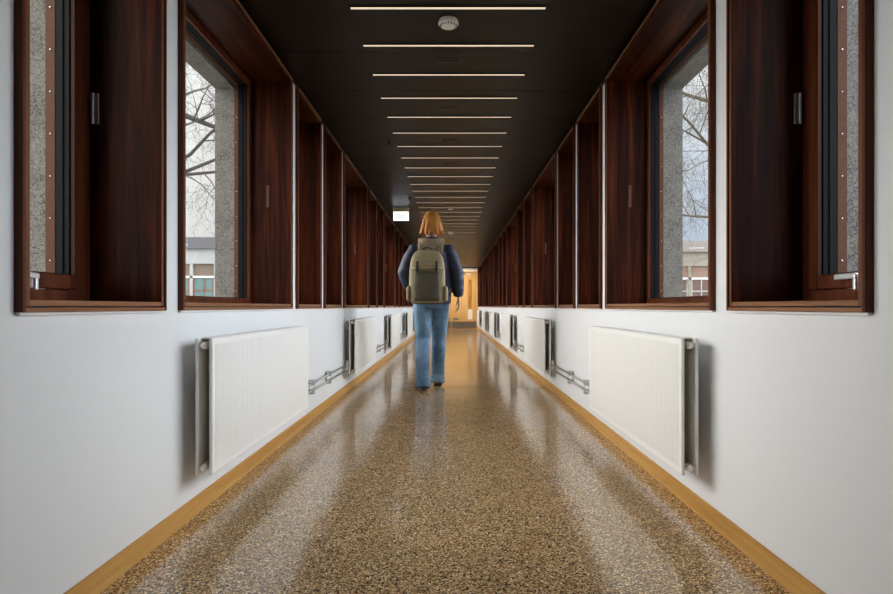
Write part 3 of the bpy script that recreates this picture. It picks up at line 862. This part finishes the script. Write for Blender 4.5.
# hair: cap plus hanging locks
bm = bmesh.new()
ball(bm, HEAD + Vector((0, -0.020, 0.045)), (0.088, 0.105, 0.104), 24, 16)
rnd = random.Random(3)
for q in range(46):
    a = math.pi * (1.02 + 0.96 * q / 45) if q < 46 else 0
    a = math.radians(170 + 200 * q / 45)
    c = HEAD + Vector((0.080 * math.cos(a), -0.02 + 0.095 * math.sin(a), 0.04))
    ln = 0.095 + 0.075 * rnd.random()
    sw = 0.03 * (rnd.random() - 0.5)
    tube(bm, [HEAD + Vector((0.03 * math.cos(a), -0.02 + 0.05 * math.sin(a), 0.125)), c, c + Vector((0.006 * math.cos(a) + sw, 0.012 * math.sin(a), -ln * 0.5)), c + Vector((0.02 * math.cos(a) + sw * 2, 0.012 * math.sin(a) + 0.004, -ln))], [0.014, 0.019, 0.017, 0.007], 8)
obj('hair', with_mat(remeshed(bm, 0.006, 2), M_HAIR), None, person)

# jeans
bm = bmesh.new()
stack(bm, [(0, 0, 0.84, 0.155, 0.115), (0, 0, 0.92, 0.178, 0.13), (0, 0, 1.00, 0.17, 0.122), (0, 0, 1.04, 0.162, 0.115)], 24)
for L in LEGS:
    h, k_, a = L['hip'], L['knee'], Vector(L['ank'])
    back = Vector((0, -0.012, 0))
    tube(bm, [lerp(h, (0, 0, 0.98), 0.25), lerp(h, k_, 0.1), lerp(h, k_, 0.45), lerp(h, k_, 0.8), k_, lerp(k_, a, 0.25) + back, lerp(k_, a, 0.6) + back, lerp(k_, a, 0.88), Vector((a.x, a.y - 0.022, 0.032))],
         [0.09, 0.102, 0.096, 0.084, 0.077, 0.076, 0.072, 0.073, 0.080], 20)
obj('jeans', with_mat(remeshed(bm, 0.008, 4), M_JEANS), None, person)

# jacket
bm = bmesh.new()
stack(bm, [(0, 0, 0.875, 0.198, 0.150), (0, 0, 0.90, 0.208, 0.158), (0, 0, 1.05, 0.210, 0.158), (0, 0, 1.25, 0.212, 0.155), (0, 0, 1.36, 0.208, 0.148), (0, 0, 1.43, 0.190, 0.128), (0, 0, 1.49, 0.150, 0.108), (0, 0.005, 1.54, 0.105, 0.092), (0, 0.01, 1.575, 0.082, 0.082)], 28)
for A_ in ARMS:
    s_, e_, w_ = A_['sh'], A_['el'], A_['wr']
    tube(bm, [lerp(s_, (0, 0, 1.38), 0.5), s_, lerp(s_, e_, 0.35), lerp(s_, e_, 0.75), e_, lerp(e_, w_, 0.35), lerp(e_, w_, 0.8), lerp(e_, w_, 1.0)], [0.085, 0.086, 0.084, 0.079, 0.075, 0.071, 0.060, 0.047], 18)
obj('jacket', with_mat(remeshed(bm, 0.009, 14), M_JACKET), None, person)
# hood lying on the shoulders
bm = bmesh.new()
pts = [(0.105 * math.cos(t), -0.02 + 0.10 * math.sin(t), 1.535 + 0.025 * math.sin(t)) for t in [math.radians(-200 + 220 * q / 16) for q in range(17)]]
tube(bm, pts, [(0.020 + 0.018 * math.sin(math.pi * q / 16)) for q in range(17)], 12)
ball(bm, (0, -0.115, 1.475), (0.125, 0.042, 0.055), 20, 12)
ball(bm, (0, -0.135, 1.43), (0.075, 0.03, 0.05), 16, 10)
obj('hood', with_mat(remeshed(bm, 0.008, 4), M_HOOD), None, person)

# shoes
for L in LEGS:
    A = Vector(L['ank']); p = L['pitch']
    R = Matrix.Rotation(-p, 3, 'X')
    zs = -A.z if p == 0 else None
    bm = bmesh.new()
    # sole outline lofted: sections along y
    def sec(y, w, z0, z1):
        return y, w, z0, z1
    up = [(-0.075, 0.020, 0.02, 0.075), (-0.065, 0.034, 0.016, 0.095), (-0.02, 0.038, 0.016, 0.105), (0.04, 0.041, 0.016, 0.092), (0.11, 0.046, 0.016, 0.066), (0.17, 0.043, 0.016, 0.052), (0.205, 0.028, 0.018, 0.040), (0.215, 0.010, 0.02, 0.032)]
    rings = []
    for y, w, z0, z1 in up:
        zc, hh = (z0 + z1) / 2, (z1 - z0) / 2
        rings.append([bm.verts.new((w * math.copysign(abs(math.cos(t)) ** 0.7, math.cos(t)), y, zc + hh * math.copysign(abs(math.sin(t)) ** 0.7, math.sin(t)))) for t in [2 * math.pi * q / 20 for q in range(20)]])
    for r0, r1 in zip(rings, rings[1:]):
        for q in range(20): bm.faces.new((r0[q], r0[(q + 1) % 20], r1[(q + 1) % 20], r1[q]))
    bm.faces.new(rings[0]); bm.faces.new(rings[-1])
    base = Vector((A.x, A.y, 0))
    sole = bmesh.new()
    outl = [(0.0, -0.082), (0.026, -0.075), (0.036, -0.05), (0.037, 0.0), (0.044, 0.08), (0.048, 0.13), (0.042, 0.18), (0.022, 0.215), (0, 0.222)]
    outl = outl + [(-x, y) for x, y in outl[-2:0:-1]]
    lo = [sole.verts.new((x, y, 0.0)) for x, y in outl]; hi = [sole.verts.new((x, y, 0.022)) for x, y in outl]
    sole.faces.new(lo); sole.faces.new(hi)
    for q in range(len(outl)): sole.faces.new((lo[q], lo[(q + 1) % len(outl)], hi[(q + 1) % len(outl)], hi[q]))
    # pitch about the ball of the foot, which stays on the floor
    for bb2 in (bm, sole):
        for v in bb2.verts:
            c = Vector((v.co.x, v.co.y - 0.13, v.co.z)); c = R @ c
            v.co = base + Vector((c.x, c.y + 0.13, c.z))
    lowest = min(v.co.z for v in sole.verts)
    for bb2 in (bm, sole):
        for v in bb2.verts: v.co.z -= lowest
    sh = obj('shoe', bm, M_SHOE, person, True)
    obj('sole', sole, M_SOLE, sh)

# backpack
BX, BY = PX - 0.03, PY - 0.168
bp_ = empty('backpack', (BX, BY, 0.885))
tag(bp_, 'olive canvas backpack on the back of the walking person', 'backpack')
ZF = 0.84                       # pack height
def pstack(bm, secs, n, p): stack(bm, [(a, b, c * ZF, d, e) for a, b, c, d, e in secs], n, p)
def ptube(bm, pts, r, n): tube(bm, [(a, b, c * ZF) for a, b, c in pts], r, n)
bm = bmesh.new()
pstack(bm, [(0, -0.09, 0.0, 0.15, 0.075), (0, -0.095, 0.02, 0.172, 0.092), (0, -0.10, 0.20, 0.180, 0.098), (0, -0.09, 0.40, 0.178, 0.09), (0, -0.075, 0.52, 0.160, 0.075), (0, -0.065, 0.59, 0.130, 0.055), (0, -0.06, 0.615, 0.09, 0.035)], 32, 3.2)
obj('pack_body', with_mat(remeshed(bm, 0.008, 3), M_PACK), None, bp_)
bm = bmesh.new()
pstack(bm, [(0, -0.165, 0.025, 0.118, 0.04), (0, -0.180, 0.05, 0.130, 0.05), (0, -0.185, 0.22, 0.130, 0.05), (0, -0.178, 0.355, 0.122, 0.04), (0, -0.17, 0.38, 0.11, 0.025)], 28, 3.4)
pk = obj('front_pocket', with_mat(remeshed(bm, 0.007, 3), M_PACK2), None, bp_)
bm = bmesh.new(); ptube(bm, [(-0.11, -0.216, 0.350), (0, -0.221, 0.354), (0.11, -0.216, 0.350)], 0.004, 8)
obj('zip', bm, M_STRAP, pk)
bm = bmesh.new()   # top flap
secs = [(0, -0.09, 0.40, 0.168, 0.103), (0, -0.088, 0.46, 0.172, 0.099), (0, -0.078, 0.54, 0.158, 0.082), (0, -0.068, 0.60, 0.13, 0.062), (0, -0.062, 0.63, 0.09, 0.04)]
pstack(bm, secs, 32, 3.0)
obj('top_flap', with_mat(remeshed(bm, 0.008, 3), M_PACK), None, bp_)
for q, zq in enumerate((0.415, 0.455, 0.50)):
    bm = bmesh.new()
    hw = (0.150, 0.146, 0.132)[q]; yf = (-0.196, -0.190, -0.172)[q]
    ptube(bm, [(-hw, yf + 0.045, zq), (-hw * 0.7, yf + 0.006, zq - 0.006), (0, yf, zq - 0.008), (hw * 0.7, yf + 0.006, zq - 0.006), (hw, yf + 0.045, zq)], [0.006, 0.010, 0.011, 0.010, 0.006], 10)
    obj('fold', bm, M_PACK, bp_, True)
bm = bmesh.new()   # handle loop
ptube(bm, [(-0.045, -0.055, 0.62), (-0.035, -0.062, 0.655), (0, -0.066, 0.665), (0.035, -0.062, 0.655), (0.045, -0.055, 0.62)], [(0.012, 0.005)] * 5, 8)
obj('handle', bm, M_STRAP, bp_, True)
for sx in (-1, 1):
    bm = bmesh.new()   # compression strap with buckle on the face
    ptube(bm, [(sx * 0.095, -0.200, 0.37), (sx * 0.095, -0.200, 0.43), (sx * 0.095, -0.185, 0.49)], [(0.012, 0.003)] * 3, 8)
    box(bm, sx * 0.095 - 0.016, sx * 0.095 + 0.016, -0.212, -0.198, 0.325, 0.352, 0.003)
    obj('buckle_strap', bm, M_STRAP, bp_)
    bm = bmesh.new()   # shoulder strap over the shoulder and under the arm
    tube(bm, [(sx * 0.09 + 0.03, -0.02, 0.50), (sx * 0.10 + 0.03, 0.05, 0.61), (sx * 0.105 + 0.03, 0.15, 0.668), (sx * 0.115 + 0.03, 0.26, 0.600), (sx * 0.14 + 0.03, 0.315, 0.47), (sx * 0.17 + 0.03, 0.30, 0.30), (sx * 0.205 + 0.03, 0.19, 0.17), (sx * 0.19 + 0.03, 0.03, 0.12), (sx * 0.15, -0.03, 0.08)], [(0.030, 0.008)] * 5 + [(0.012, 0.004)] * 4, 10)
    obj('shoulder_strap', bm, M_PACK, bp_, True)
    bm = bmesh.new()   # side pocket
    pstack(bm, [(sx * 0.178, -0.095, 0.02, 0.015, 0.06), (sx * 0.182, -0.10, 0.05, 0.024, 0.07), (sx * 0.182, -0.10, 0.18, 0.024, 0.07), (sx * 0.178, -0.10, 0.20, 0.014, 0.068)], 20, 3)
    obj('side_pocket', bm, M_PACK, bp_, True)

# ------------------------------------------------------------------ outdoors
GZ = -3.2
g = bmesh.new()
box(g, -90, 90, -60, 120, GZ - 0.3, GZ)
tag(obj('ground', g, plain('wet_paving', (0.22, 0.22, 0.20), 0.8, var=0.2, bscale=2)), 'grey ground outside', 'ground', kind='structure')

def building(cx, y, wall_c, band_c, roof_c, win_c, frame_c, label, rw=9.0):
    r = empty('building', (cx, y, GZ)); tag(r, label, 'building')
    e = EYE - GZ
    b = bmesh.new(); box(b, -rw, rw, 0, 8, 0, e + 3.3)
    obj('wall', b, plain('facade', wall_c, 0.8, var=0.15, bscale=6), r)
    b = bmesh.new()
    v = [b.verts.new(p) for p in ((-rw - 0.2, -0.3, e + 3.3), (rw + 0.2, -0.3, e + 3.3), (rw + 0.2, 8.3, e + 3.3), (-rw - 0.2, 8.3, e + 3.3), (-rw, 1.5, e + 4.15), (rw, 1.5, e + 4.15), (rw, 6.5, e + 4.15), (-rw, 6.5, e + 4.15))]
    for f in ((0, 1, 5, 4), (1, 2, 6, 5), (2, 3, 7, 6), (3, 0, 4, 7), (4, 5, 6, 7), (0, 3, 2, 1)): b.faces.new([v[i] for i in f])
    obj('roof', b, plain('roofing', roof_c, 0.7, var=0.2, bscale=3), r)
    for bz0, bz1 in ((2.45, 3.3), (-1.1, -0.35)):
        b = bmesh.new(); box(b, -rw - 0.05, rw + 0.05, -0.12, 0, e + bz0, e + bz1)
        obj('spandrel', b, plain('spandrel_panel', band_c, 0.7), r)
    b = bmesh.new(); box(b, -rw, rw, -0.10, 0, e + 1.64, e + 1.76)
    obj('transom', b, plain('transom_white', (0.8, 0.8, 0.8), 0.6), r)
    nb = int(rw * 2 / 1.38)
    gm = plain('building_glass', win_c, 0.15, var=0.3, bscale=1.5); fm = plain('building_frame', frame_c, 0.5); cm = plain('pier', band_c, 0.7)
    for k in range(nb):
        x0 = -rw + k * 1.38
        b = bmesh.new(); box(b, x0, x0 + 0.17, -0.1, 0, e - 0.35, e + 2.45); obj('pier', b, cm, r)
        b = bmesh.new()
        for q in (x0 + 0.19, x0 + 0.77, x0 + 1.29): box(b, q, q + 0.07, -0.06, 0, e - 0.33, e + 1.62)
        box(b, x0 + 0.26, x0 + 1.29, -0.06, 0, e + 0.9, e + 0.97)
        wf = obj('window_frame', b, fm, r)
        b = bmesh.new(); box(b, x0 + 0.2, x0 + 1.34, -0.03, -0.005, e - 0.33, e + 1.62); obj('pane', b, gm, wf)
        if k % 2 == 0:
            b = bmesh.new(); box(b, x0 + 0.2, x0 + 1.1, 0.25, 0.55, e + 3.42, e + 3.60); obj('skylight', b, plain('skylight_glass', (0.75, 0.78, 0.8), 0.3), r)
    return r
building(-15.6, 34, (0.22, 0.17, 0.13), (0.45, 0.45, 0.45), (0.05, 0.05, 0.055), (0.16, 0.27, 0.27), (0.30, 0.15, 0.08), 'low building with white bands and teal windows beyond the left window')
building(15.0, 36, (0.33, 0.22, 0.17), (0.34, 0.31, 0.25), (0.16, 0.14, 0.12), (0.20, 0.13, 0.11), (0.5, 0.5, 0.5), 'brown brick building with beige band beyond the right window')

def tree(x, y, h, seed, lean, label, col, bx, spread=0.95, limbs=()):
    rn = random.Random(seed)
    r = empty('bare_tree', (x, y, GZ)); tag(r, label, 'tree')
    tk, tw = bmesh.new(), bmesh.new()
    cnt = [0]
    def branch(p, d, ln, rad, lev):
        n = 5 if lev < 2 else 4
        pts = [Vector(p)]; rads = [rad]
        dd = Vector(d)
        for i in range(n):
            dd = (dd + Vector((rn.uniform(-1, 1), rn.uniform(-1, 1), rn.uniform(-0.6, 0.8) if lev < 3 else rn.uniform(-1.1, 0.25))) * (0.16 + 0.09 * lev)).normalized()
            pts.append(pts[-1] + dd * ln / n); rads.append(rad * (1 - 0.75 * (i + 1) / n))
        if lev <= 2: tube(tk, pts, rads, 7 if lev < 2 else 5)
        else: tube(tw, pts, rads, 3)
        cnt[0] += 1
        if lev >= 5: return
        kids = (9, 6, 6, 5, 3)[lev]
        for q in range(kids):
            t = 0.25 + 0.75 * (q + rn.random()) / kids if lev else 0.62 + 0.36 * (q + rn.random()) / kids
            f = min(t * n, n - 1e-3); i = int(f)
            p1 = pts[i].lerp(pts[i + 1], f - i)
            ax = (pts[i + 1] - pts[i]).normalized()
            a, c = frame_of(ax)
            ph = rn.uniform(0, 2 * math.pi)
            out = (a * math.cos(ph) + c * math.sin(ph))
            nd = (ax * rn.uniform(0.35, 0.9) + out * spread + Vector((0, 0, -0.35 if lev >= 3 else 0.05))).normalized()
            branch(p1, nd, ln * rn.uniform(0.42, 0.68) * (0.95 if lev else 0.75), max(rads[i] * 0.42, 0.004), lev + 1)
    branch((0, 0, 0), Vector((lean, 0, 1)).normalized(), h, bx, 0)
    for p, d, ln, rad in limbs: branch(p, Vector(d).normalized(), ln, rad, 1)
    m = plain('bark', col, 0.9, var=0.35, bscale=12)
    obj('trunk', tk, m, r, True)
    t = obj('twigs', tw, m, r); t['kind'] = 'stuff'
    return r
tree(-8.9, 16.5, 11.5, 5, 0.0, 'bare weeping tree beyond the wide window on the left', (0.085, 0.075, 0.07), 0.26, limbs=(((0, 0, 10.3), (1.0, 0, -0.72), 4.2, 0.12), ((0, 0.1, 7.6), (1, 0, 0.02), 3.6, 0.07)))
tree(9.3, 17.5, 12.0, 11, 0.0, 'bare branching tree beyond the wide window on the right', (0.14, 0.115, 0.085), 0.27, limbs=(((0, 0, 9.6), (-1, 0, 0.35), 4.0, 0.09), ((0, 0.1, 6.6), (-1, 0, -0.1), 3.6, 0.06), ((0, 0.1, 8.2), (-1, 0, 0.25), 3.6, 0.06)))

# ------------------------------------------------------------------ sky
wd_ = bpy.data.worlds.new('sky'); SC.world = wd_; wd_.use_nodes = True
nt = wd_.node_tree
bg = nt.nodes['Background']
tc = N(nt, 'ShaderNodeTexCoord')
sx = N(nt, 'ShaderNodeSeparateXYZ'); nt.links.new(tc.outputs['Generated'], sx.inputs[0])
no = N(nt, 'ShaderNodeTexNoise'); no.inputs['Scale'].default_value = 3.5; no.inputs['Detail'].default_value = 5
nt.links.new(tc.outputs['Generated'], no.inputs['Vector'])
mrx = N(nt, 'ShaderNodeMapRange'); mrx.inputs['From Min'].default_value = -0.4; mrx.inputs['From Max'].default_value = 0.4
nt.links.new(sx.outputs['X'], mrx.inputs['Value'])
blue = N(nt, 'ShaderNodeMath', operation='MULTIPLY'); nt.links.new(mrx.outputs[0], blue.inputs[0])
mrn = N(nt, 'ShaderNodeMapRange'); mrn.inputs['From Min'].default_value = 0.35; mrn.inputs['From Max'].default_value = 0.65
nt.links.new(no.outputs['Fac'], mrn.inputs['Value']); nt.links.new(mrn.outputs[0], blue.inputs[1])
mc = N(nt, 'ShaderNodeMix', data_type='RGBA')
mc.inputs['A'].default_value = (1.0, 0.985, 0.96, 1); mc.inputs['B'].default_value = (0.66, 0.77, 0.92, 1)
nt.links.new(blue.outputs[0], mc.inputs['Factor']); nt.links.new(mc.outputs['Result'], bg.inputs['Color'])
# overcast sky: brighter towards the zenith and towards both sides of the bridge
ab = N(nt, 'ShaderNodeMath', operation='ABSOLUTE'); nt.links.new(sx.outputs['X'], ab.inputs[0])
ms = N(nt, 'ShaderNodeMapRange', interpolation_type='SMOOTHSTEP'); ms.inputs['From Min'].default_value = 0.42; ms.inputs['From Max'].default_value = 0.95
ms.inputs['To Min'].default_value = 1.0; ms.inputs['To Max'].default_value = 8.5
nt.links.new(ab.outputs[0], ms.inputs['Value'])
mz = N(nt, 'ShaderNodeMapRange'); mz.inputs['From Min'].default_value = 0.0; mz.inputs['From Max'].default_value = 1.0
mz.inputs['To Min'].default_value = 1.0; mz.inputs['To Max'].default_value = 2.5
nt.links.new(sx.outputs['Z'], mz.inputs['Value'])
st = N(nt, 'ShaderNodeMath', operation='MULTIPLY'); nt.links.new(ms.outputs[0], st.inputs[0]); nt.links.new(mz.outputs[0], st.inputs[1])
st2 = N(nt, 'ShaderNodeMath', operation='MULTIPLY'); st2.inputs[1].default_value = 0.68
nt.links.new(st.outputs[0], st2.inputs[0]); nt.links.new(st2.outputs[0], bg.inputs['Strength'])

# ------------------------------------------------------------------ camera
cam = bpy.data.cameras.new('camera')
cam.sensor_width = 36.0
cam.lens = 36.0 * FPX / 893.0
cam.shift_x = -(VPX - 446.5) / 893.0
cam.shift_y = (VPY - 297.0) / 893.0
cam.clip_start = 0.05; cam.clip_end = 300
co = bpy.data.objects.new('camera', cam); COL.objects.link(co)
co.location = (0, 0, EYE)
co.rotation_euler = (math.pi / 2, 0, 0)
SC.camera = co

vs = SC.view_settings
vs.view_transform = 'Standard'; vs.look = 'None'; vs.gamma = 1.0; vs.use_curve_mapping = False
vs.exposure = 0.35
SC.cycles.max_bounces = 12
SC.cycles.diffuse_bounces = 8
SC.cycles.transparent_max_bounces = 16
